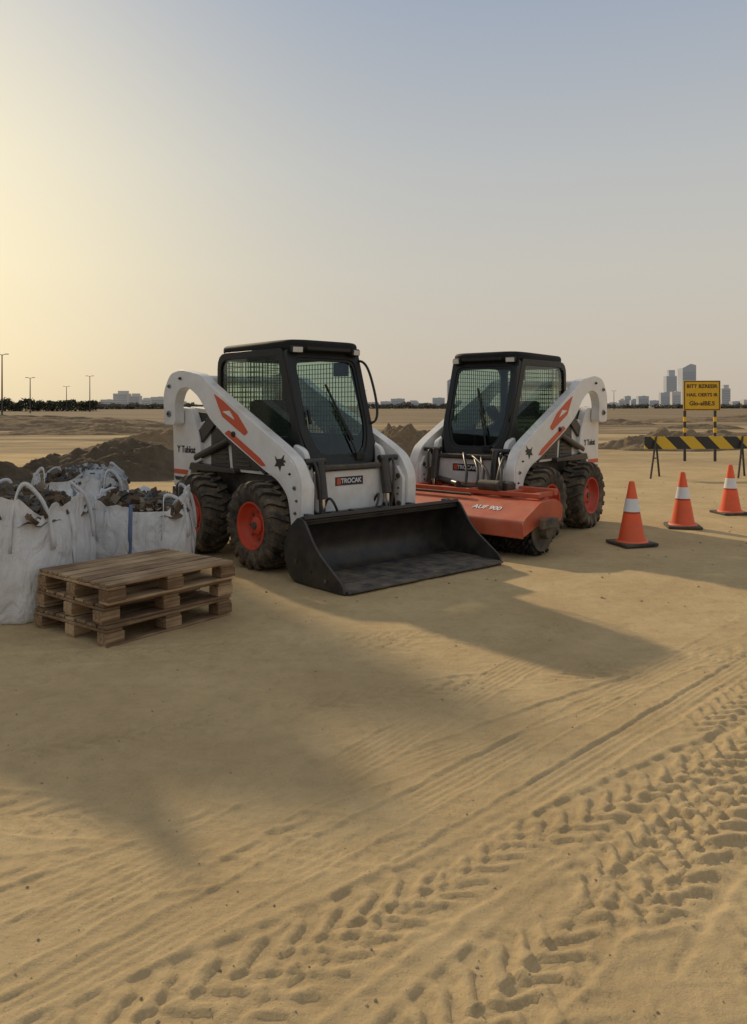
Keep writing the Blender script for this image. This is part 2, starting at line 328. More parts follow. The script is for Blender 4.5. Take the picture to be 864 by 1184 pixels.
        so_ = fillet([(-.66, 2.06, .16), (.50, 2.06, .05), (.83, 1.10, .04), (.83, .93, .04), (-.36, .93, .05), (-.66, 1.24, .08)], .05)
        si = fillet([(-.60, 1.985, .13), (.425, 1.985, .06), (.655, 1.30, .06), (.60, 1.215, .05), (-.30, 1.215, .08), (-.60, 1.40, .08)], .05)
        ring('cab_side_frame_'+t, so_, si, .425*s, .462*s, M_cabblk, P, bevel=.008)
        pane('cab_side_glass_'+t, si, .440*s, M_glass, P)
        v = []; f = []
        def bar(p0, p1, w=.003):
            p0 = Vector(p0); p1 = Vector(p1); q = (p1-p0).to_track_quat('Z', 'Y'); b = len(v)
            for p in (p0, p1):
                for a, c in ((-w, -w), (w, -w), (w, w), (-w, w)): v.append(p+q @ Vector((a, c, 0)))
            for i in range(4): f.append([b+i, b+(i+1) % 4, b+4+(i+1) % 4, b+4+i])
        xr = lambda z: .425+(1.975-z)/(1.975-1.30)*.23 if z > 1.3 else .62
        z = 1.25
        while z < 1.96: bar((-.58 if z > 1.4 else -.58+(1.4-z)*1.5, .428*s, z), (xr(z)-.01, .428*s, z)); z += .05
        x = -.57
        while x < .63:
            zt = 1.96 if x < .425 else 1.975-(x-.425)/.23*.675
            bar((x, .428*s, 1.22 if x > -.3 else 1.22+(-.3-x)*.6), (x, .428*s, max(1.25, zt))); x += .05
        meshobj('window_mesh_'+t, v, f, M_cabblk, P, smooth=False)
        box('roof_lamp_'+t, (.60, .36*s, 2.045), (.07, .13, .075), M_cabblk, P, rot=(0, .1, .25*s), bevel=.015)
        box('roof_lamp_lens_'+t, (.638, .37*s, 2.040), (.012, .10, .05), M_lens, P, rot=(0, .1, .25*s), bevel=.005)
        tube('joystick_'+t, [(.35, .27*s, 1.0), (.36, .27*s, 1.15), (.38, .27*s, 1.28)], .018, M_cabblk, P)
        box('armrest_'+t, (.02, .30*s, 1.16), (.4, .07, .06), M_seat, P)
    cyl('arm_cross_tube', (-1.08, -.60, 1.79), (-1.08, .60, 1.79), .055, M_white, P, seg=28)
    cyl('front_cross_tube', (1.03, -.56, .47), (1.03, .56, .47), .05, M_black, P, seg=28)
    plate('quick_attach_plate', fillet([(-.54, .14), (.54, .14), (.54, .48), (.30, .54), (-.30, .54), (-.54, .48)], .04), 1.07, 1.10, M_black, P, mp=YZ)
    plate('front_panel', fillet([(-.42, .52), (.42, .52), (.44, .90), (-.44, .90)], .05), .90, .975, M_white, P, mp=YZ, bevel=.015)
    box('front_label', (.978, -.02, .80), (.006, .34, .08), M_label, P, bevel=.001)
    text('front_label_text', 'TROCAK', .062, (.983, -.0, .80), (math.pi/2, 0, math.pi/2), M_txtw, P)
    box('front_label_red', (.979, -.15, .80), (.007, .05, .06), M_red, P, bevel=.001)
    box('front_step', (.95, 0, .93), (.14, .74, .045), M_dark, P, bevel=.012)
    box('front_lower', (.93, 0, .40), (.08, .86, .24), M_black, P, bevel=.02)
    for s in (1, -1): plate('front_cheek_%d' % s, fillet([(.66, .84), (.74, 1.16), (.90, 1.10), (.98, .90), (.97, .55), (.84, .52)], .05), .44*s, .50*s, M_white, P, bevel=.015)
    O = Vector((.85, 0, .96)); U = Vector((-.32, 0, 1.09)); L = U.length; U.normalize(); Nn = Vector((U.z, 0, -U.x))
    FM = lambda a, b, t: tuple(O+Vector((0, a, 0))+U*b+Nn*t)
    fo = fillet([(-.455, L, .05), (.455, L, .05), (.455, .30, .08), (.37, -.03, .08), (-.37, -.03, .08), (-.455, .30, .08)], .05)
    fi = fillet([(-.385, L-.09, .10), (.385, L-.09, .10), (.385, .32, .12), (.29, .05, .12), (-.29, .05, .12), (-.385, .32, .12)], .05)
    ring('cab_front_frame', fo, fi, -.03, .03, M_cabblk, P, mp=FM, bevel=.01)
    pane('windscreen', fi, .003, M_glass, P, mp=FM)
    fi2 = [(a*.93, (b-.6)*.94+.6) for a, b in fi]
    ring('windscreen_seal', fi, fi2, .007, .016, M_cabblk, P, mp=FM, bevel=0)
    tube('wiper_arm', [FM(.18, .06, .03), FM(.12, .3, .035), FM(.02, .52, .03)], .009, M_cabblk, P)
    tube('wiper_blade', [FM(.17, .22, .024), FM(.05, .5, .024), FM(-.05, .78, .024)], .012, M_cabblk, P)
    box('wiper_motor', FM(.20, .05, .03), (.06, .1, .07), M_cabblk, P)
    box('door_handle', FM(-.33, .45, .04), (.03, .025, .14), M_cabblk, P, rot=(0, -.28, 0))
    tube('grab_rail', [FM(.44, L-.10, .03), FM(.47, L-.12, .10), FM(.50, .8, .11), FM(.50, .45, .11), FM(.46, .38, .08), FM(.44, .38, .03)], .013, M_cabblk, P)
    rp = fillet([(-.69, -.42, .14), (-.69, .42, .14), (.35, .468, .1), (.58, .44, .10), (.66, .30, .08), (.66, -.30, .08), (.58, -.44, .10), (.35, -.468, .1)], .06)
    plate('cab_roof', rp, 2.03, 2.14, M_roof, P, mp=XY, bevel=.045)
    box('roof_front_bar', (.645, 0, 2.06), (.03, .54, .045), M_cabblk, P, bevel=.01)
    ro = fillet([(-.45, .95), (.45, .95), (.43, 2.05), (-.43, 2.05)], .05); ri = fillet([(-.38, 1.40), (.38, 1.40), (.37, 1.98), (-.37, 1.98)], .05)
    ring('cab_rear_frame', ro, ri, -.66, -.61, M_cabblk, P, mp=YZ)
    pane('cab_rear_glass', ri, -.64, M_glass, P, mp=YZ)
    v = []; f = []
    k = -.36
    while k < .37:
        b = len(v)
        for (yy, zz) in ((k-.004, 1.4), (k+.004, 1.4), (k+.004, 1.98), (k-.004, 1.98)): v.append((-.60, yy, zz))
        f.append([b, b+1, b+2, b+3]); k += .055
    k = 1.43
    while k < 1.98:
        b = len(v)
        for (yy, zz) in ((-.37, k-.004), (.37, k-.004), (.37, k+.004), (-.37, k+.004)): v.append((-.598, yy, zz))
        f.append([b, b+1, b+2, b+3]); k += .055
    meshobj('rear_mesh', v, f, M_cabblk, P, smooth=False)
    box('cab_floor', (.1, 0, .94), (1.4, .82, .08), M_cabblk, P)
    box('seat_cushion', (-.10, 0, 1.10), (.46, .44, .14), M_seat, P, bevel=.029)
    box('seat_base', (-.12, 0, 1.0), (.36, .3, .1), M_cabblk, P)
    box('seat_back', (-.36, 0, 1.34), (.13, .42, .46), M_seat, P, rot=(0, -.15, 0), bevel=.029)
    box('dash_panel', (.40, .36, 1.88), (.16, .08, .14), M_cabblk, P)
    return P

A_ANG = math.atan2(-.74, .67)
A = loader((-.87, 8.34, 0), A_ANG, M_rimA)
B_ANG = math.atan2(-.78, -.62)
B = loader((1.68, 10.0, 0), B_ANG, M_rimB)

# ---- bucket on A
y0, y1 = -.86, 1.06
inner = fillet([(1.34, .55), (1.19, .42, .1), (1.14, .21, .12), (1.25, .045, .08), (1.50, .035), (1.93, .022)], .08, 6)[1:-6]
inner = [(1.34, .55)]+[p for p in inner if p[0] < 1.9]+[(1.93, .022)]
nn = len(inner); th = .018
outer = []
for i, p in enumerate(inner):
    a = Vector(inner[max(0, i-1)]); b = Vector(inner[min(nn-1, i+1)]); d = (b-a).normalized(); outer.append((p[0]+d.y*th, p[1]-d.x*th))
v = []; f = []
for yy in (y0, y1):
    v += [(a, yy, b) for a, b in inner]+[(a, yy, max(.002, b)) for a, b in outer]
T = 2*nn
for i in range(nn-1):
    f += [[i, i+1, T+i+1, T+i], [nn+i, T+nn+i, T+nn+i+1, nn+i+1], [i, nn+i, nn+i+1, i+1], [T+i, T+i+1, T+nn+i+1, T+nn+i]]
f += [[0, T, T+nn, nn], [nn-1, 2*nn-1, T+2*nn-1, T+nn-1]]
meshobj('bucket_shell', v, f, M_bucket, A)
side = fillet([(1.93, .015, .01), (1.90, .09, .03), (1.56, .32, .2), (1.40, .55, .04), (1.32, .57, .03), (1.16, .44, .1), (1.11, .21, .1), (1.23, .015, .08)], .04, 5)
plate('bucket_side_right', side, y0-.022, y0+.002, M_bucket, A, bevel=.004)
plate('bucket_side_left', side, y1-.002, y1+.022, M_bucket, A, bevel=.004)
box('bucket_top_lip', (1.355, (y0+y1)/2, .557), (.075, y1-y0, .035), M_bucket, A, rot=(0, -.2, 0), bevel=.008)
box('bucket_wear_edge', (1.83, (y0+y1)/2, .034), (.26, y1-y0-.01, .018), M_floor, A, rot=(0, math.radians(1.5), 0), bevel=.003)
plate('bucket_floor_plate', [(1.30, y0+.01), (1.70, y0+.01), (1.70, y1-.01), (1.30, y1-.01)], .046, .052, M_floor, A, mp=XY, bevel=.001)
for yy in (y0+.1, y0+.6, (y0+y1)/2, y1-.6, y1-.1): box('bucket_lip_lug', (1.31, yy, .568), (.09, .05, .03), M_bucket, A, bevel=.008)
for k, yy in enumerate((y0-.03, y1+.03)):
    for px, pz in ((1.3, .2), (1.5, .14), (1.7, .09)):
        cyl('bucket_bolt', (px, yy-.003, pz), (px, yy+.003, pz), .016, M_dark, A, seg=6, bevel=0)

# ---- sweeper on B
def sweeper(B):
    c = Vector((1.36, .28, 0))
    E = empty('angle_sweeper', c, math.radians(-4)); E.parent = B
    HW = .93
    hood = fillet([(-.28, .34, .02), (-.32, .48, .06), (-.18, .545, .06), (.10, .53, .05), (.42, .38, .04), (.44, .21, .02), (.41, .21, .01), (.385, .35, .03), (.08, .50, .04), (-.16, .51, .05), (-.27, .46, .05), (-.25, .34, .01)], .03)
    plate('sweeper_hood', hood, -HW, HW, M_orange, E, bevel=.004)
    endp = fillet([(-.31, .32), (-.33, .48), (-.18, .555), (.11, .54), (.43, .39), (.45, .22), (.20, .30)], .05)
    for s in (1, -1):
        plate('hood_end_%d' % s, endp, HW*s, (HW+.015)*s, M_orange, E)
        cyl('brush_hub_%d' % s, (.05, (HW-.01)*s, .24), (.05, (HW+.08)*s, .24), .07, M_dark, E)
        cyl('brush_disc_%d' % s, (.05, (HW-.015)*s, .24), (.05, HW*s, .24), .20, M_dark, E, seg=32)
    v = []; f = []; rnd = random.Random(3)
    for k in range(44):
        y = -(HW-.03)+k*2*(HW-.03)/43
        for j in range(34):
            a = 2*math.pi*(j+rnd.random()*.7)/34; r0, r1 = .09, .25+rnd.uniform(-.02, .012); w = .016
            b = len(v); dy = rnd.uniform(-.02, .02); da = rnd.uniform(-.06, .06)
            d0 = Vector((math.cos(a), 0, math.sin(a))); d1 = Vector((math.cos(a+da), 0, math.sin(a+da))); tt = Vector((-math.sin(a), 0, math.cos(a)))
            o_ = Vector((.05, y, .245))
            v += [o_+d0*r0-tt*w*.5, o_+d0*r0+tt*w*.5, o_+d1*r1+tt*w+Vector((0, dy, 0)), o_+d1*r1-tt*w+Vector((0, dy, 0))]; f.append([b, b+1, b+2, b+3])
            b = len(v); yy = Vector((0, .02, 0))
            v += [o_+d0*r0-yy*.5, o_+d0*r0+yy*.5, o_+d1*r1+yy+Vector((0, dy, 0)), o_+d1*r1-yy+Vector((0, dy, 0))]; f.append([b, b+1, b+2, b+3])
    meshobj('brush_bristles', v, f, M_brush, E, smooth=False, fixn=False)
    cyl('brush_core', (.05, -HW+.01, .245), (.05, HW-.01, .245), .11, M_brush, E)
    tx = text('hood_text', 'AUF 900', .095, (0, 0, 0), (0, 0, 0), M_txtw, E)
    tx.rotation_mode = 'QUATERNION'
    n = Vector((.15, 0, .32)).normalized(); xa = Vector((0, 1, 0)); ya = n.cross(xa)
    tx.rotation_quaternion = Matrix((xa, ya, n)).transposed().to_quaternion()
    tx.location = Vector((.26, .40, .455))+n*.004
    for y in (-.80, -.4, .0, .45, .80): box('frame_bar', (-.22, y, .585), (.36, .06, .05), M_orange, E, bevel=.008)
    box('frame_cross', (-.36, 0, .60), (.07, 1.70, .07), M_orange, E, bevel=.01)
    box('frame_cross_b', (-.04, 0, .58), (.05, 1.70, .05), M_orange, E, bevel=.01)
    box('mount_block', (-.34, -.25, .50), (.26, .5, .25), M_dark, E, bevel=.02)
    box('mount_bracket', (-.20, .30, .64), (.16, .22, .10), M_black, E, bevel=.02)
    cyl('motor', (-.05, .1, .65), (-.05, .35, .65), .06, M_dark, E)
    cyl('angle_cylinder', (-.30, -.65, .66), (-.05, -.2, .64), .035, M_black, E)
    cyl('hood_pipe', (.12, -.75, .56), (.12, .1, .56), .016, M_dark, E)
    for k, (a, b) in enumerate(((-.25, .05), (-.15, .12), (-.32, .2), (.1, .35), (.2, .3), (-.4, -.1))):
        tube('sweeper_hose_%d' % k, [(-.45, a, .85), (-.4, a+.02, .94+.04*k*.4), (-.22, (a+b)/2, .90), (-.1, b, .78), (-.05, b, .65)], .016, M_black, E)
    box('end_plate_support', (.1, HW+.10, .34), (.30, .05, .10), M_dark, E, bevel=.01)
sweeper(B)

# ------------------------------------------------------------------ cones
def cone(x, y, rz):
    P = empty('traffic_cone', (x, y, .005), rz)
    box('base', (0, 0, .018), (.40, .40, .036), M_coneb, P, bevel=.012)
    R = lambda z: .145-(z-.03)/.64*.115
    def seg(n, z0, z1, m, o=0): lathe(n, [(R(z0)+o, z0), (R(z1)+o, z1)], m, P, axis='z', seg=40)
    lathe('foot_flange', [(.175, .036), (.165, .05), (.146, .055)], M_cone, P, axis='z', seg=40)
    seg('lower', .034, .36, M_cone); seg('upper', .34, .67, M_cone)
    seg('band', .36, .50, M_band, .003)
    lathe('top', [(.0305, .67), (.027, .682), (.02, .684), (.016, .67)], M_cone, P, axis='z', seg=32)
cone(2.80, 8.72, .3); cone(3.83, 9.96, -.2); cone(4.97, 11.2, .15)

# ------------------------------------------------------------------ barrier
def stripes(name):
    m = bpy.data.materials.new(name); m.use_nodes = True; nt = m.node_tree; b = nt.nodes['Principled BSDF']
    tc = N(nt, 'ShaderNodeTexCoord'); sp = N(nt, 'ShaderNodeSeparateXYZ'); nt.links.new(tc.outputs['Object'], sp.inputs[0])
    a = N(nt, 'ShaderNodeMath', operation='ADD'); nt.links.new(sp.outputs[0], a.inputs[0]); nt.links.new(sp.outputs[2], a.inputs[1])
    d = N(nt, 'ShaderNodeMath', operation='DIVIDE'); nt.links.new(a.outputs[0], d.inputs[0]); d.inputs[1].default_value = .62
    fr = N(nt, 'ShaderNodeMath', operation='FRACT'); nt.links.new(d.outputs[0], fr.inputs[0])
    g = N(nt, 'ShaderNodeMath', operation='GREATER_THAN'); nt.links.new(fr.outputs[0], g.inputs[0]); g.inputs[1].default_value = .5
    mx = N(nt, 'ShaderNodeMix', data_type='RGBA'); nt.links.new(g.outputs[0], mx.inputs[0]); mx.inputs[6].default_value = (.66, .43, .03, 1); mx.inputs[7].default_value = (.025, .025, .025, 1)
    nt.links.new(mx.outputs[2], b.inputs['Base Color']); b.inputs['Roughness'].default_value = .5
    return m
M_str = stripes('hazard_stripes')
Pb = empty('road_barrier', (7.15, 16.9, 0), math.radians(4))
box('board', (0, 0, .74), (3.0, .04, .26), M_str, Pb, bevel=.006)
for x in (-1.25, .62, 1.4):
    for s in (1, -1):
        cyl('leg', (x+.0, .02*s, .88), (x+.20*s-.02, .24*s, .0), .022, M_post, Pb, seg=8)
    cyl('leg_brace', (x-.11, -.12, .42), (x+.09, .12, .42), .014, M_post, Pb, seg=8)

# ------------------------------------------------------------------ sign
Ps = empty('warning_sign', (8.98, 22, 0), math.radians(-6))
box('board', (0, 0, 1.80), (.98, .03, .82), M_yellow, Ps, bevel=.01)
for nme, c, s in (('border_t', (0, -.018, 2.185), (.94, .006, .02)), ('border_b', (0, -.018, 1.415), (.94, .006, .02)), ('border_l', (-.46, -.018, 1.8), (.02, .006, .75)), ('border_r', (.46, -.018, 1.8), (.02, .006, .75))):
    box(nme, c, s, M_txtb, Ps, bevel=0)
for i, (tx, sz) in enumerate((("BITT BZREEIR", .135), ("HAIL OERTS IR", .125), ("Glo-alBE.S", .16))):
    text('text_%d' % i, tx, sz, (0, -.02, 2.05-i*.235), (math.pi/2, 0, 0), M_txtb, Ps)
for x in (-.44, .36): box('post', (x, .045, 1.08), (.07, .05, 2.16), M_post, Ps)
for x in (-.44, .36):
    for k in range(3): box('post_band', (x, .04, .55+k*.3), (.076, .07, .13), M_yellow, Ps, bevel=.002)

# ------------------------------------------------------------------ pallets
def pallet(x, y, z, rz, seed):
    rnd = random.Random(seed); v = []; f = []; tint = []
    def bx(c, s, rot=0):
        c = Vector(c)+Vector((rnd.uniform(-.006, .006), rnd.uniform(-.004, .004), 0)); hx, hy, hz = [q/2 for q in s]; b = len(v); rr = rnd.uniform(-.006, .006)+rot
        e = .004; t = rnd.uniform(-.28, .18)
        rings = [(-hz, e), (-hz+e, 0), (hz-e, 0), (hz, e)]
        for zz, i_ in rings:
            for a, d in ((-1, -1), (1, -1), (1, 1), (-1, 1)):
                px = a*(hx-i_); py = d*(hy-i_); v.append((c.x+px*math.cos(rr)-py*math.sin(rr), c.y+px*math.sin(rr)+py*math.cos(rr), c.z+zz+px*rnd.uniform(-.002, .002)))
        for k in range(3):
            for i in range(4): f.append([b+4*k+i, b+4*k+(i+1) % 4, b+4*k+4+(i+1) % 4, b+4*k+4+i]); tint.append(t)
        f.append([b+3, b+2, b+1, b]); f.append([b+12, b+13, b+14, b+15]); tint.extend([t, t])
    for k in range(7):
        bx((0, -.36+k*.12, .120), (1.02, .096, .020))
    for xx in (-.455, 0, .455):
        bx((xx, 0, .100), (.12, .82, .018))
        for yy in (-.36, 0, .36): bx((xx, yy, .0545), (.13, .10, .070))
    for yy in (-.36, 0, .36): bx((0, yy, .010), (1.02, .10, .018))
    ob = meshobj('wooden_pallet', v, f, M_wood, None, smooth=False, fixn=False)
    at = ob.data.attributes.new('tint', 'FLOAT', 'FACE'); at.data.foreach_set('value', tint)
    ob.location = (x, y, z); ob.rotation_euler = (0, 0, rz)
pa = math.atan2(.78, .63)
pallet(-1.66, 5.62, .004, pa+.03, 1); pallet(-1.66, 5.64, .135, pa-.02, 2); pallet(-1.64, 5.62, .266, pa+.01, 3)

# ------------------------------------------------------------------ bulk bags
def bagmat():
    m = mat('woven_bag', (.66, .67, .685), .75, var=.10, ns=3, dust=.45, dtop=.7, ds=4, bump=0)
    nt = m.node_tree; b = nt.nodes['Principled BSDF']
    tc = N(nt, 'ShaderNodeTexCoord'); mp = N(nt, 'ShaderNodeMapping'); mp.inputs['Scale'].default_value = (5, 5, 2.2); nt.links.new(tc.outputs['Object'], mp.inputs[0])
    nz = N(nt, 'ShaderNodeTexNoise'); nz.inputs['Scale'].default_value = 1.4; nz.inputs['Detail'].default_value = 5; nz.inputs['Distortion'].default_value = 1.6; nt.links.new(mp.outputs[0], nz.inputs['Vector'])
    bp = N(nt, 'ShaderNodeBump'); bp.inputs['Strength'].default_value = .9; bp.inputs['Distance'].default_value = .05; nt.links.new(nz.outputs[0], bp.inputs['Height']); nt.links.new(bp.outputs[0], b.inputs['Normal'])
    return m
M_bag = bagmat()
M_strap = mat('blue_strap', (.12, .17, .28), .7)
M_sw = mat('strap_white', (.6, .61, .62), .7, bump=.3)
M_rub = [mat('rubble_grey', (.09, .082, .072), .9, bump=.5, var=.4), mat('rubble_brown', (.11, .075, .045), .9, bump=.5, var=.4), mat('rubble_pale', (.28, .23, .17), .9, bump=.4, var=.3), mat('plastic_film', (.33, .35, .37), .25, var=.3), mat('plastic_dark', (.07, .075, .08), .3, var=.3)]
def bag(x, y, rz, hw, h, seed, heap=.14, films=3):
    rnd = random.Random(seed)
    P = empty('bulk_bag', (x, y, 0), rz)
    nu, nv = 120, 40; v = []; f = []
    def ringp(u, z, off=0):
        a = 2*math.pi*u; t = z/h
        n_ = 5.0 - 2.0*abs(t-.5)
        c, s = math.cos(a), math.sin(a)
        r = (abs(c)**n_+abs(s)**n_)**(-1/n_)
        bul = hw*(.92+.12*math.sin(math.pi*min(1, t*1.05+.02)*.95)**.7-.04*t)
        bul *= 1+.02*noise.noise(Vector((c*2, s*2, z*2+seed)))*2
        wr = .024*noise.noise(Vector((c*6+seed, s*6, z*4)))+.013*noise.noise(Vector((c*16, s*16+seed, z*7)))
        return Vector((c*(r*bul+wr+off), s*(r*bul+wr+off), z))
    for j in range(nv+1):
        z = h*j/nv
        for i in range(nu):
            p = ringp(i/nu, z)
            if j == 0: p = p*.96; p.z = 0
            if j >= nv-4:
                k = (j-nv+4)/4; p.z += k*(.15*noise.noise(Vector((p.x*4, p.y*4, seed)))+.04*noise.noise(Vector((p.x*13, p.y*13, seed)))); p.x *= 1+.03*k; p.y *= 1+.03*k
            v.append(p)
    for j in range(nv):
        for i in range(nu): f.append([j*nu+i, j*nu+(i+1) % nu, (j+1)*nu+(i+1) % nu, (j+1)*nu+i])
    b0 = nv*nu; b1 = len(v)
    for i in range(nu): p = v[b0+i]; v.append(Vector((p.x*.96, p.y*.96, p.z-.01)))
    b2 = len(v)
    for i in range(nu): p = v[b0+i]; v.append(Vector((p.x*.92, p.y*.92, p.z-.18)))
    for i in range(nu):
        j = (i+1) % nu; f += [[b0+i, b0+j, b1+j, b1+i], [b1+i, b1+j, b2+j, b2+i]]
    ob = meshobj('fabric', v, f, M_bag, P, ang=80)
    for u0, m_, w in ((.75, M_strap, .016), (.25, M_strap, .016), (.0, M_sw, .02), (.5, M_strap, .016)):
        vv = []; ff = []
        for j in range(31):
            z = .01+(h-.02)*j/30
            c0 = ringp(u0, z, .006); tdir = (ringp(u0+.004, z, .006)-c0).normalized()
            vv += [c0-tdir*w, c0+tdir*w]
        for j in range(30): ff.append([2*j, 2*j+1, 2*j+3, 2*j+2])
        so_ = meshobj('seam_strap', vv, ff, m_, P); md = so_.modifiers.new('s', 'SOLIDIFY'); md.thickness = .006; md.offset = 0
    for k in range(4):
        a = math.pi/4+k*math.pi/2
        def cp(da, zz, rr=1.22): return Vector((math.cos(a+da)*hw*rr, math.sin(a+da)*hw*rr, zz))
        lean = rnd.uniform(-.3, -.05); hh = rnd.uniform(.05, .15); q = rnd.uniform(-.08, .08)
        pts = [cp(-.26, h-.30, 1.17), cp(-.24, h-.02, 1.16), cp(-.16+q, h+hh*.9, 1.12+lean), cp(-.03+q, h+hh*1.15, 1.1+lean), cp(.10+q, h+hh*.8, 1.12+lean), cp(.22, h-.02, 1.17), cp(.26, h-.30, 1.17)]
        tb = tube('lift_handle', pts, .0, M_sw, P, flat=.015)
        tb.data.twist_mode = 'Z_UP'
    v = []; f = []; n = 30
    for j in range(n+1):
        for i in range(n+1):
            a = (i/n*2-1); b = (j/n*2-1); zz = h-.12+heap*(1-a*a)*(1-b*b)+.05*noise.noise(Vector((a*4, b*4, seed)))
            v.append((a*hw*.93, b*hw*.93, zz))
    for j in range(n):
        for i in range(n): q = j*(n+1)+i; f.append([q, q+1, q+n+2, q+n+1])
    meshobj('fill', v, f, M_rub[1], P)
    v = []; f = []; mi = []
    for k in range(1000):
        a = rnd.uniform(-.92, .92); b = rnd.uniform(-.92, .92); zz = h-.10+heap*(1-a*a)*(1-b*b)+.05*noise.noise(Vector((a*4, b*4, seed)))+rnd.uniform(0, .035)
        sz = rnd.choice((.010, .012, .015, .02, .03, .042)); M_ = Matrix.Rotation(rnd.uniform(0, 6), 3, Vector((rnd.uniform(-1, 1)+.01, rnd.uniform(-1, 1), rnd.uniform(-1, 1))).normalized())
        s3 = Vector((sz*rnd.uniform(.7, 2.4), sz*rnd.uniform(.4, 1.2), sz*rnd.uniform(.12, .7))); base = len(v); c = Vector((a*hw*.92, b*hw*.92, zz))
        for dx in (-1, 1):
            for dy in (-1, 1):
                for dz in (-1, 1): v.append(c+M_ @ Vector((dx*s3.x*rnd.uniform(.6, 1), dy*s3.y*rnd.uniform(.6, 1), dz*s3.z*rnd.uniform(.6, 1))))
        f += [[base+q for q in ff] for ff in ([0, 1, 3, 2], [4, 6, 7, 5], [0, 4, 5, 1], [2, 3, 7, 6], [0, 2, 6, 4], [1, 5, 7, 3])]
        mi += [rnd.choice((0, 0, 0, 1, 1, 1, 2))]*6
    ob = meshobj('rubble', v, f, None, P, smooth=False)
    for m_ in M_rub[:3]: ob.data.materials.append(m_)
    ob.data.polygons.foreach_set('material_index', mi)
    for q in range(films):
        v = []; f = []; n = 26; cx, cy = rnd.uniform(-.5, .5)*hw, rnd.uniform(-.5, .6)*hw
        for j in range(n+1):
            for i in range(n+1):
                a = (i/n*2-1)*.24; b = (j/n*2-1)*.2
                v.append((cx+a+.04*noise.noise(Vector((a*20, b*20, q+seed))), cy+b, h-.05+heap+.06*noise.noise(Vector((a*12, b*12, q+seed)))+.05*noise.noise(Vector((a*35, b*35, q)))-2*(a*a+b*b)))
        for j in range(n):
            for i in range(n): k = j*(n+1)+i; f.append([k, k+1, k+n+2, k+n+1])
        meshobj('plastic_film', v, f, M_rub[3 if q % 2 else 4], P, ang=50)
bag(-2.68, 5.98, math.radians(-8), .48, .80, 3, .15, 1)
bag(-2.04, 7.03, math.radians(6), .44, .70, 9, .09, 1)
bag(-2.85, 7.85, math.radians(12), .42, .80, 14, .15, 6)

# ------------------------------------------------------------------ off-frame panels added to cast foreground shadows (left of view)
Ph = empty('shadow_caster_low', (-3.50, 7.35, 0), math.atan2(.5, -.87))  # unseen panel row, added to shade the lower left foreground
for k in range(4):
    box('panel_%d' % k, (.62+k*1.24, 0, 1.56), (1.22, .05, 3.0), M_conc, Ph, bevel=.004)
    box('frame_post_%d' % k, (.02+k*1.24, .06, 1.55), (.07, .07, 3.09), M_grey, Ph)
for (bx_, by_, hh_, ln, an) in ((-5.96, 12.7, 6.32, 5.0, math.atan2(.17, -.99)), (-9.48, 20.15, 10.76, 7.0, math.atan2(.10, -.99))):
    Pw = empty('shadow_caster_tall', (bx_, by_, 0), an)  # unseen tall board, invented and sized for its long ground shadow
    box('board', (ln/2, 0, hh_*.62), (ln, .12, hh_*.74), M_conc, Pw)
    box('skirt', (ln/2, .02, hh_*.12), (ln-.1, .08, hh_*.235), M_conc, Pw)
    for q in (.1, .36, .63, .9): cyl('post', (ln*q, .16, 0), (ln*q, .16, hh_*.98), .09, M_grey, Pw)
    box('frame_top', (ln/2, .0, hh_+.03), (ln+.02, .16, .06), M_grey, Pw)

# ------------------------------------------------------------------ ground
def vn(x, y, seed):
    xi = np.floor(x).astype(np.int64); yi = np.floor(y).astype(np.int64); fx = x-xi; fy = y-yi
    fx = fx*fx*fx*(fx*(fx*6-15)+10); fy = fy*fy*fy*(fy*(fy*6-15)+10)
    def h(a, b):
        n = (a*374761393+b*668265263+seed*974634777) & 0xffffffff
        n = ((n ^ (n >> 13))*1274126177) & 0xffffffff; n = n ^ (n >> 16)
        return (n & 0xffff)/32767.5-1
    return (h(xi, yi)*(1-fx)+h(xi+1, yi)*fx)*(1-fy)+(h(xi, yi+1)*(1-fx)+h(xi+1, yi+1)*fx)*fy
def ss(a, b, x): t = np.clip((x-a)/(b-a), 0, 1); return t*t*(3-2*t)
def axis(a, b, step, up_r, up_max, dn_r, dn_max):
    c = list(np.arange(a, b, step)); s = step; p = c[-1]; up = []
    while p < up_max: s *= up_r; p += s; up.append(p)
    s = step; p = c[0]; dn = []
    while p > dn_max: s *= dn_r; p -= s; dn.append(p)
    return np.array(dn[::-1]+c+up)
xs = axis(-1.7, 3.0, .0090, 1.035, 7000, 1.035, -7000)
ys = axis(1.75, 4.6, .0090, 1.022, 9000, 1.09, -300)
X, Y = np.meshgrid(xs, ys)
dx = np.gradient(xs); dy = np.gradient(ys); CS = np.maximum(dx[None, :], dy[:, None])
def oct(wl, amp, seed, rx=1, ry=1):
    k = np.clip(wl/(3*CS)-.3, 0, 1); return amp*k*vn(X/wl*rx+seed*3.1, Y/wl*ry+seed*1.7, seed)
H = oct(1.6, .008, 1)+oct(.5, .0032, 2)+oct(.21, .0022, 3)+oct(.10, .0020, 4)+oct(.055, .0018, 5)+oct(.03, .0013, 9)
kk = np.clip(.17/(3*CS)-.3, 0, 1)
r = 1-np.abs(vn(X/.15+5, Y/.12, 17)); H += .0035*kk*(r**5)*ss(-.2, .5, vn(X/.7, Y/.7, 18))
r = 1-np.abs(vn(X/.11+9, Y/.10, 19)); H += -.003*kk*(r**6)*ss(.0, .6, vn(X/.5, Y/.5, 20))
H += .007*kk*np.clip(vn(X/.22, Y/.18, 21)-.45, 0, 1)*ss(-.1, .4, vn(X/1.1, Y/.9, 23))
H += oct(9, .03, 6)*ss(9, 25, np.hypot(X, Y))+oct(40, .15, 7)*ss(25, 90, np.hypot(X, Y))+oct(6, .05, 8)*ss(18, 40, Y)
fr_ = lambda q: q-np.floor(q)
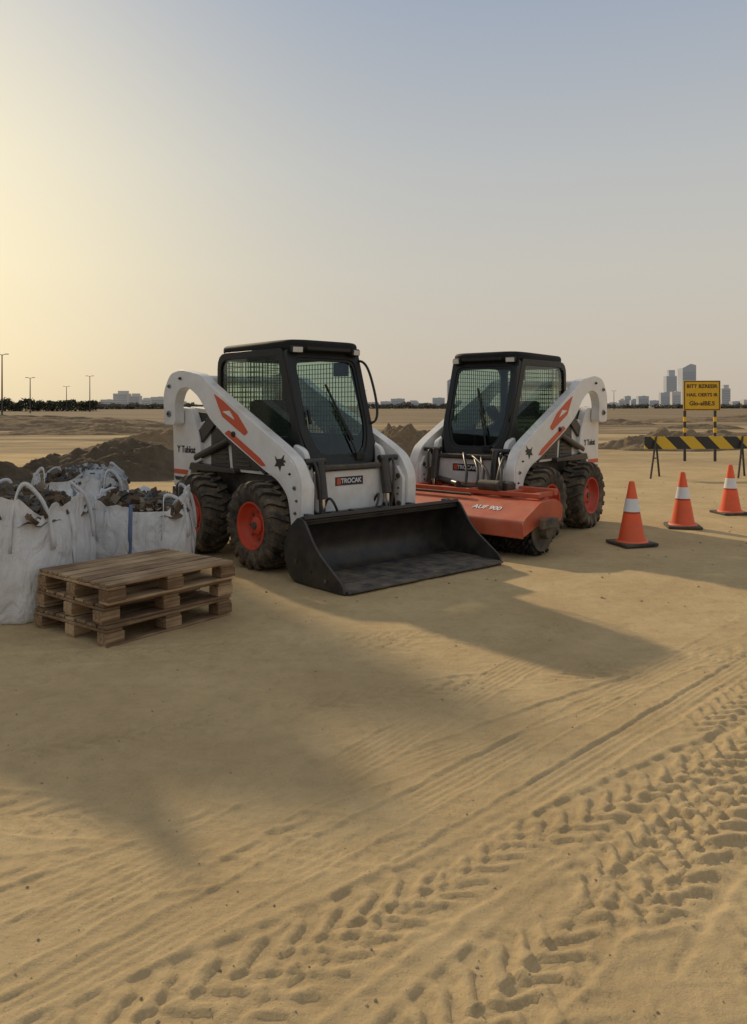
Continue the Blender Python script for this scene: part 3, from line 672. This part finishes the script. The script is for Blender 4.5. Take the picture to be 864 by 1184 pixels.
def track(H, px, py, deg, w, kind, seed, depth=.02, u0=-50, u1=50, pitch=.125, slope=.9):
    a = math.radians(deg); ca, sa = math.cos(a), math.sin(a)
    u = (X-px)*ca+(Y-py)*sa; v_ = -(X-px)*sa+(Y-py)*ca+.05*vn(u*.45, u*0+seed, seed)
    av = np.abs(v_+.010*vn(u*9, v_*9, seed+1)); det = np.clip(.06/(2*CS)-.2, 0, 1)
    ends = ss(u0, u0+.4, u)*ss(u1, u1-.4, u); m = ss(w/2+.010, w/2-.010, av)*ends
    wear = .12+.88*ss(-.45, .30, vn(X/.42, Y/.42, seed+2))
    if kind == 'lug':
        uu = u+.014*vn(u*10, v_*10, seed+3)+.008*vn(u*28, v_*28, seed+5)
        s_ = (v_ > 0)*.5
        bend = np.clip(av-w*.08, 0, w*.22)*slope*1.5
        ph = fr_(uu/pitch-bend/pitch+s_); tri = ss(.08, .17, ph)*ss(.60, .51, ph)
        outer_ = ss(w/2-.01, w/2-.05, av)
        hgt = -depth*.20+depth*(tri*(.55+.45*outer_)-.42)*wear*det
        berm = np.exp(-((av-w/2-.018)/.016)**2)*.0045*ends*(.3+.7*wear)
        return H*(1-m*.35*wear)+hgt*m+berm
    else:
        hgt = -depth*.35+det*.0020*np.sin(v_*2*math.pi/.036)*wear
        berm = np.exp(-((av-w/2-.01)/.010)**2)*.0040*ends
        return H*(1-m*.5)+hgt*m+berm
H = track(H, 0, 5.2, 12, .26, 'lug', 71, .007, pitch=.09)
H = track(H, 1.5, 6.6, -8, .28, 'lug', 75, .008, pitch=.10)
H = track(H, 2.5, 5.0, 20, .28, 'lug', 79, .009)
H = track(H, 2.6, 5.6, 14, .28, 'lug', 81, .008)
H = track(H, -1.2, 2.9, -6, .28, 'lug', 39, .007, u1=1.6)
H = track(H, -1.2, 2.5, 12, .28, 'lug', 40, .006, u1=1.3)
H = track(H, .05, 2.3, 44, .28, 'lug', 51, .009, pitch=.10)
H = track(H, -.755, 2.05, 46, .16, 'fine', 31, .010)
H = track(H, -.50, 2.02, 45, .14, 'fine', 35, .010)
H = track(H, -1.3, 2.3, 38, .16, 'fine', 33, .007)
H = track(H, -.3, 3.1, 52, .20, 'fine', 37, .006)
H = track(H, 2.05, 2.7, 60, .32, 'lug', 43, .015, pitch=.13)
H = track(H, .42, 2.2, 47, .30, 'lug', 45, .013, pitch=.115)
H = track(H, 1.65, 2.5, 66, .30, 'lug', 48, .016, pitch=.12)
H = track(H, 1.20, 2.45, 55, .30, 'lug', 47, .016, pitch=.12)
H = track(H, .80, 2.35, 51, .32, 'lug', 41, .017, pitch=.13)
H = track(H, 1.2, 2.6, 20, .28, 'lug', 53, .010, u0=-.8, u1=1.5)
H = track(H, 2.1, 3.9, 35, .28, 'lug', 49, .011)
H -= H[(np.abs(Y-7) < 1)].mean()
nx, ny = len(xs), len(ys)
me = bpy.data.meshes.new('ground'); me.vertices.add(nx*ny)
co = np.stack([X.ravel(), Y.ravel(), H.ravel()], 1).astype(np.float32).ravel(); me.vertices.foreach_set('co', co)
idx = np.arange(nx*ny).reshape(ny, nx); q = np.stack([idx[:-1, :-1], idx[:-1, 1:], idx[1:, 1:], idx[1:, :-1]], -1).reshape(-1, 4)
me.loops.add(q.size); me.polygons.add(len(q)); me.loops.foreach_set('vertex_index', q.ravel().astype(np.int32))
me.polygons.foreach_set('loop_start', np.arange(0, q.size, 4, dtype=np.int32)); me.update(calc_edges=True)
me.polygons.foreach_set('use_smooth', np.ones(len(q), dtype=bool)); me.validate()
gr = bpy.data.objects.new('ground', me); COL.objects.link(gr)

def sandmat(name, far=True, c1=(.43, .31, .163), c2=(.56, .42, .232), dirt=(.16, .122, .08)):
    m = bpy.data.materials.new(name); m.use_nodes = True; nt = m.node_tree; b = nt.nodes['Principled BSDF']
    g = N(nt, 'ShaderNodeNewGeometry'); L = nt.links.new
    def nz(sc, det=6, rough=.6, vec=None):
        n = N(nt, 'ShaderNodeTexNoise'); n.inputs['Scale'].default_value = sc; n.inputs['Detail'].default_value = det; n.inputs['Roughness'].default_value = rough
        L(vec or g.outputs['Position'], n.inputs['Vector']); return n.outputs[0]
    def mr(s, a, b_, c=0, d=1):
        n = N(nt, 'ShaderNodeMapRange'); n.inputs[1].default_value = a; n.inputs[2].default_value = b_; n.inputs[3].default_value = c; n.inputs[4].default_value = d; L(s, n.inputs[0]); return n.outputs[0]
    def mix(fac, a, b_):
        n = N(nt, 'ShaderNodeMix', data_type='RGBA'); L(fac, n.inputs[0])
        for i, s in ((6, a), (7, b_)):
            if isinstance(s, tuple): n.inputs[i].default_value = (*s, 1)
            else: L(s, n.inputs[i])
        return n.outputs[2]
    col = mix(mr(nz(1.3), .3, .7), c1, c2)
    col = mix(mr(nz(9, 6, .7), .45, .75, 0, .35), col, tuple(c*.62 for c in c1))
    col = mix(mr(nz(90, 3, .7), .58, .75, 0, .55), col, tuple(c*.48 for c in c1))
    col = mix(mr(nz(160, 2), .60, .75, 0, .5), col, tuple(min(.7, c*1.22) for c in c2))
    if far:
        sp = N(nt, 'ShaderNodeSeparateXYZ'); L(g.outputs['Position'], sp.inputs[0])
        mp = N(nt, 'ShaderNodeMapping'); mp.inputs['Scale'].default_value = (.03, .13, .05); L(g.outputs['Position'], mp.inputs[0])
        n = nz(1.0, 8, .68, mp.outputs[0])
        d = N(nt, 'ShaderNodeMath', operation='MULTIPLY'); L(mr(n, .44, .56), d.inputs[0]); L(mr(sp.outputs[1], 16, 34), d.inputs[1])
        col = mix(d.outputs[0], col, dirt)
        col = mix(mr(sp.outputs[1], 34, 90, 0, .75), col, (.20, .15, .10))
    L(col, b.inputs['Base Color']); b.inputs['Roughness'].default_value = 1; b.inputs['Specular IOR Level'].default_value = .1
    if far:
        b1 = N(nt, 'ShaderNodeBump'); b1.inputs['Strength'].default_value = .8; b1.inputs['Distance'].default_value = .012; L(nz(24, 9, .68), b1.inputs['Height'])
    else:
        b1 = N(nt, 'ShaderNodeBump'); b1.inputs['Strength'].default_value = 1; b1.inputs['Distance'].default_value = .09; L(nz(5, 10, .72), b1.inputs['Height'])
    b2 = N(nt, 'ShaderNodeBump'); b2.inputs['Strength'].default_value = .6; b2.inputs['Distance'].default_value = .003; L(nz(220, 4, .65), b2.inputs['Height']); L(b1.outputs[0], b2.inputs['Normal'])
    L(b2.outputs[0], b.inputs['Normal'])
    return m
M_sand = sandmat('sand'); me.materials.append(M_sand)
M_soil = sandmat('soil_dark', False, (.11, .088, .062), (.19, .15, .105))
M_soil2 = sandmat('soil_light', False, (.21, .155, .10), (.31, .23, .145))

def mound(cx, cy, rx, ry, h, seed, m, name='dirt_pile', n=90):
    v = []; f = []
    for j in range(n+1):
        for i in range(n+1):
            a = i/n*2-1; b = j/n*2-1; p = Vector((a*2.2+seed, b*2.2, seed*1.3))
            d = math.hypot(a, b)+.25*noise.noise(p*1.2); base = max(0, 1-d*1.12)
            z = h*(base**.85)*(1+.5*noise.noise(p*1.8))+h*.17*noise.noise(p*6)*min(1, base*4)+h*.08*noise.noise(p*15)*min(1, base*4)
            v.append((a*rx, b*ry, z-.10 if base <= 0 else max(z, 0)-.02))
    for j in range(n):
        for i in range(n): k = j*(n+1)+i; f.append([k, k+1, k+n+2, k+n+1])
    ob = meshobj(name, v, f, m, None, ang=70, fixn=False); ob.location = (cx, cy, 0)
mound(-5.3, 17.5, 3.0, 1.6, .78, 3, M_soil)
mound(-8.0, 15.5, 2.6, 1.6, .52, 8, M_soil)
mound(-6.4, 26, 3.4, 1.6, .75, 5, M_soil2)
mound(1.1, 25, 2.2, 1.6, 1.0, 12, M_soil2)
mound(10.6, 29, 2.8, 1.8, .66, 21, M_soil2)
mound(14.5, 34, 4, 2.2, .55, 24, M_soil2)
rq = random.Random(4)
for k in range(12):
    yy = rq.uniform(34, 72); xx = rq.uniform(-.5, .5)*yy
    mound(xx, yy, rq.uniform(3, 8), rq.uniform(1.2, 2.2), rq.uniform(.28, .6), 50+k*3, rq.choice((M_soil, M_soil2, M_soil2)), n=50)
mound(-24, 55, 15, 4, .9, 31, M_soil2, 'hills')
mound(-40, 75, 18, 5, 1.0, 36, M_soil, 'hills')
mound(38, 80, 18, 5, .6, 41, M_soil2, 'hills')

# pebbles
rnd = random.Random(11); v = []; f = []
for k in range(1100):
    yy = 1.9+rnd.random()**1.7*14; xx = rnd.uniform(-.55, .55)*yy
    s_ = rnd.choice((.0015, .002, .002, .003, .004, .006)) * (1 if yy < 6 else 2)
    b = len(v); c = Vector((xx, yy, s_*.3))
    ix = np.searchsorted(xs, xx); iy = np.searchsorted(ys, yy); c.z += H[iy, ix]
    for d in ((1, 0, 0), (-1, 0, 0), (0, 1, 0), (0, -1, 0), (0, 0, .8), (0, 0, -.6)): v.append(c+Vector([q_*s_*rnd.uniform(.6, 1.3) for q_ in d]))
    f += [[b+q_ for q_ in t] for t in ([0, 2, 4], [2, 1, 4], [1, 3, 4], [3, 0, 4], [2, 0, 5], [1, 2, 5], [3, 1, 5], [0, 3, 5])]
meshobj('pebbles', v, f, mat('pebble_stone', (.30, .23, .15), .9, var=.4), None, smooth=False, fixn=False)

# ------------------------------------------------------------------ background: buildings, trees, lamps
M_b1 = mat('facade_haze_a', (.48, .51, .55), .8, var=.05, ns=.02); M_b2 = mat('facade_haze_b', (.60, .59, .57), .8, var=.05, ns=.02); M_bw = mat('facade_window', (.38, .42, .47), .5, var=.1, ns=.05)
def bld(name, px0, px1, top, dist, m=M_b1, style=0):
    x0 = (px0-432)/FPX*dist; x1 = (px1-432)/FPX*dist; h = 1.5+(470-top)/FPX*dist; w = x1-x0; cx = (x0+x1)/2
    P = empty(name, (cx, dist, 0), 0)
    fl = max(2, int(h/(dist*.0024)))
    if style == 1:
        plate('walls', [(-w/2, 0), (w/2, 0), (w/2, h*.97), (w*.1, h), (-w/2, h*.90)], -w*.5, w*.5, m, P, bevel=0)
    elif style == 2:
        box('walls', (0, 0, h*.42), (w, w*.8, h*.84), m, P, bevel=0); box('upper_walls', (w*.08, 0, h*.91), (w*.6, w*.5, h*.18), m, P, bevel=0)
    else:
        box('walls', (0, 0, h/2), (w, w*.7, h), m, P, bevel=0); box('roof_plant', (w*.1, 0, h+h*.02), (w*.3, w*.3, h*.05), m, P, bevel=0)
    dpt = w*.7 if style == 0 else (w if style == 1 else w*.8)
    for k in range(1, fl):
        z = h*.84*k/fl
        box('windows_%d' % k, (0, -dpt/2, z), (w*.88, dist*.0003, h*.84/fl*.5), M_bw, P, bevel=0)
D = 1800
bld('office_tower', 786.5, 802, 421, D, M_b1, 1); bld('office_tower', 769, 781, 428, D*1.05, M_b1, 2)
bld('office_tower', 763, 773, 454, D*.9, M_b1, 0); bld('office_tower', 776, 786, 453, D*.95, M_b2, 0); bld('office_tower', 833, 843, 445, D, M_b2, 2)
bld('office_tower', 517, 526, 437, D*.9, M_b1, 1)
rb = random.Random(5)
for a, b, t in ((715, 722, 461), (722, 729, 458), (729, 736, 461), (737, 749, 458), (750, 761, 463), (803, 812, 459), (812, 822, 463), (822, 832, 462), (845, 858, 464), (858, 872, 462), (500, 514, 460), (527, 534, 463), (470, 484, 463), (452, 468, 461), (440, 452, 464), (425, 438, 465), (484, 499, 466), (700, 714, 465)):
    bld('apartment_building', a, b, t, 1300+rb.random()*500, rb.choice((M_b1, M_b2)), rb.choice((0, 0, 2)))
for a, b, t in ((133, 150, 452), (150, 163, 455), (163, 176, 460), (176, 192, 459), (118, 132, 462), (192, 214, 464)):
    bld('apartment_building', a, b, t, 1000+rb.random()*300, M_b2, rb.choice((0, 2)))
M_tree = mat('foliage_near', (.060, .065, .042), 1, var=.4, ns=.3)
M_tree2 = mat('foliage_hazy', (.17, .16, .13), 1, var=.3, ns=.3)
def treeline(px0, px1, dist, hpx, n, seed, m):
    rnd = random.Random(seed); v = []; f = []
    for k in range(n):
        px = rnd.uniform(px0, px1); x = (px-432)/FPX*dist; hh = hpx/FPX*dist*(.65+.5*noise.noise(Vector((px*.08, seed, 0)))+rnd.uniform(-.1, .1))
        for q in range(14):
            c = Vector((x+rnd.gauss(0, .5)*dist*.003, dist+rnd.uniform(-2, 2), hh*(1-rnd.random()**2*.9))); s_ = dist*.0014*rnd.uniform(.5, 1.3); b = len(v)
            for d in range(3): v.append(c+Vector((rnd.uniform(-1, 1), rnd.uniform(-1, 1), rnd.uniform(-1, 1)))*s_*1.7)
            f.append([b, b+1, b+2])
    for k in range(n//6):
        px = rnd.uniform(px0, px1); x = (px-432)/FPX*dist; b = len(v); w = dist*.0003; hh = hpx/FPX*dist*.6
        v += [(x-w, dist, 0), (x+w, dist, 0), (x+w*.4, dist, hh), (x-w*.4, dist, hh)]; f.append([b, b+1, b+2, b+3])
    meshobj('distant_tree_line', v, f, m, None, smooth=False, fixn=False)
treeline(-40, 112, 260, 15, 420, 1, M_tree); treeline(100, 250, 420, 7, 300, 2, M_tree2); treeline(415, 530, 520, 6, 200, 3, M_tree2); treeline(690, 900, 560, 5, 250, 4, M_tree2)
def lamp(px, top, dist):
    x = (px-432)/FPX*dist; h = 1.5+(470-top)/FPX*dist
    P = empty('street_lamp', (x, dist, 0), 0)
    cyl('pole', (0, 0, 0), (0, 0, h), .14, M_post, P, r1=.08, seg=10, bevel=0)
    for s in (1, -1):
        tube('arm', [(0, 0, h-.1), (s*.3, 0, h+.05), (s*.6, 0, h+.08)], .05, M_post, P)
        box('head', (s*.75, 0, h+.08), (.5, .3, .12), M_post, P, bevel=.029)
lamp(2.5, 410, 125); lamp(35, 437, 170); lamp(77, 447, 240); lamp(104, 435, 200); lamp(421, 452, 300); lamp(710, 452, 320)
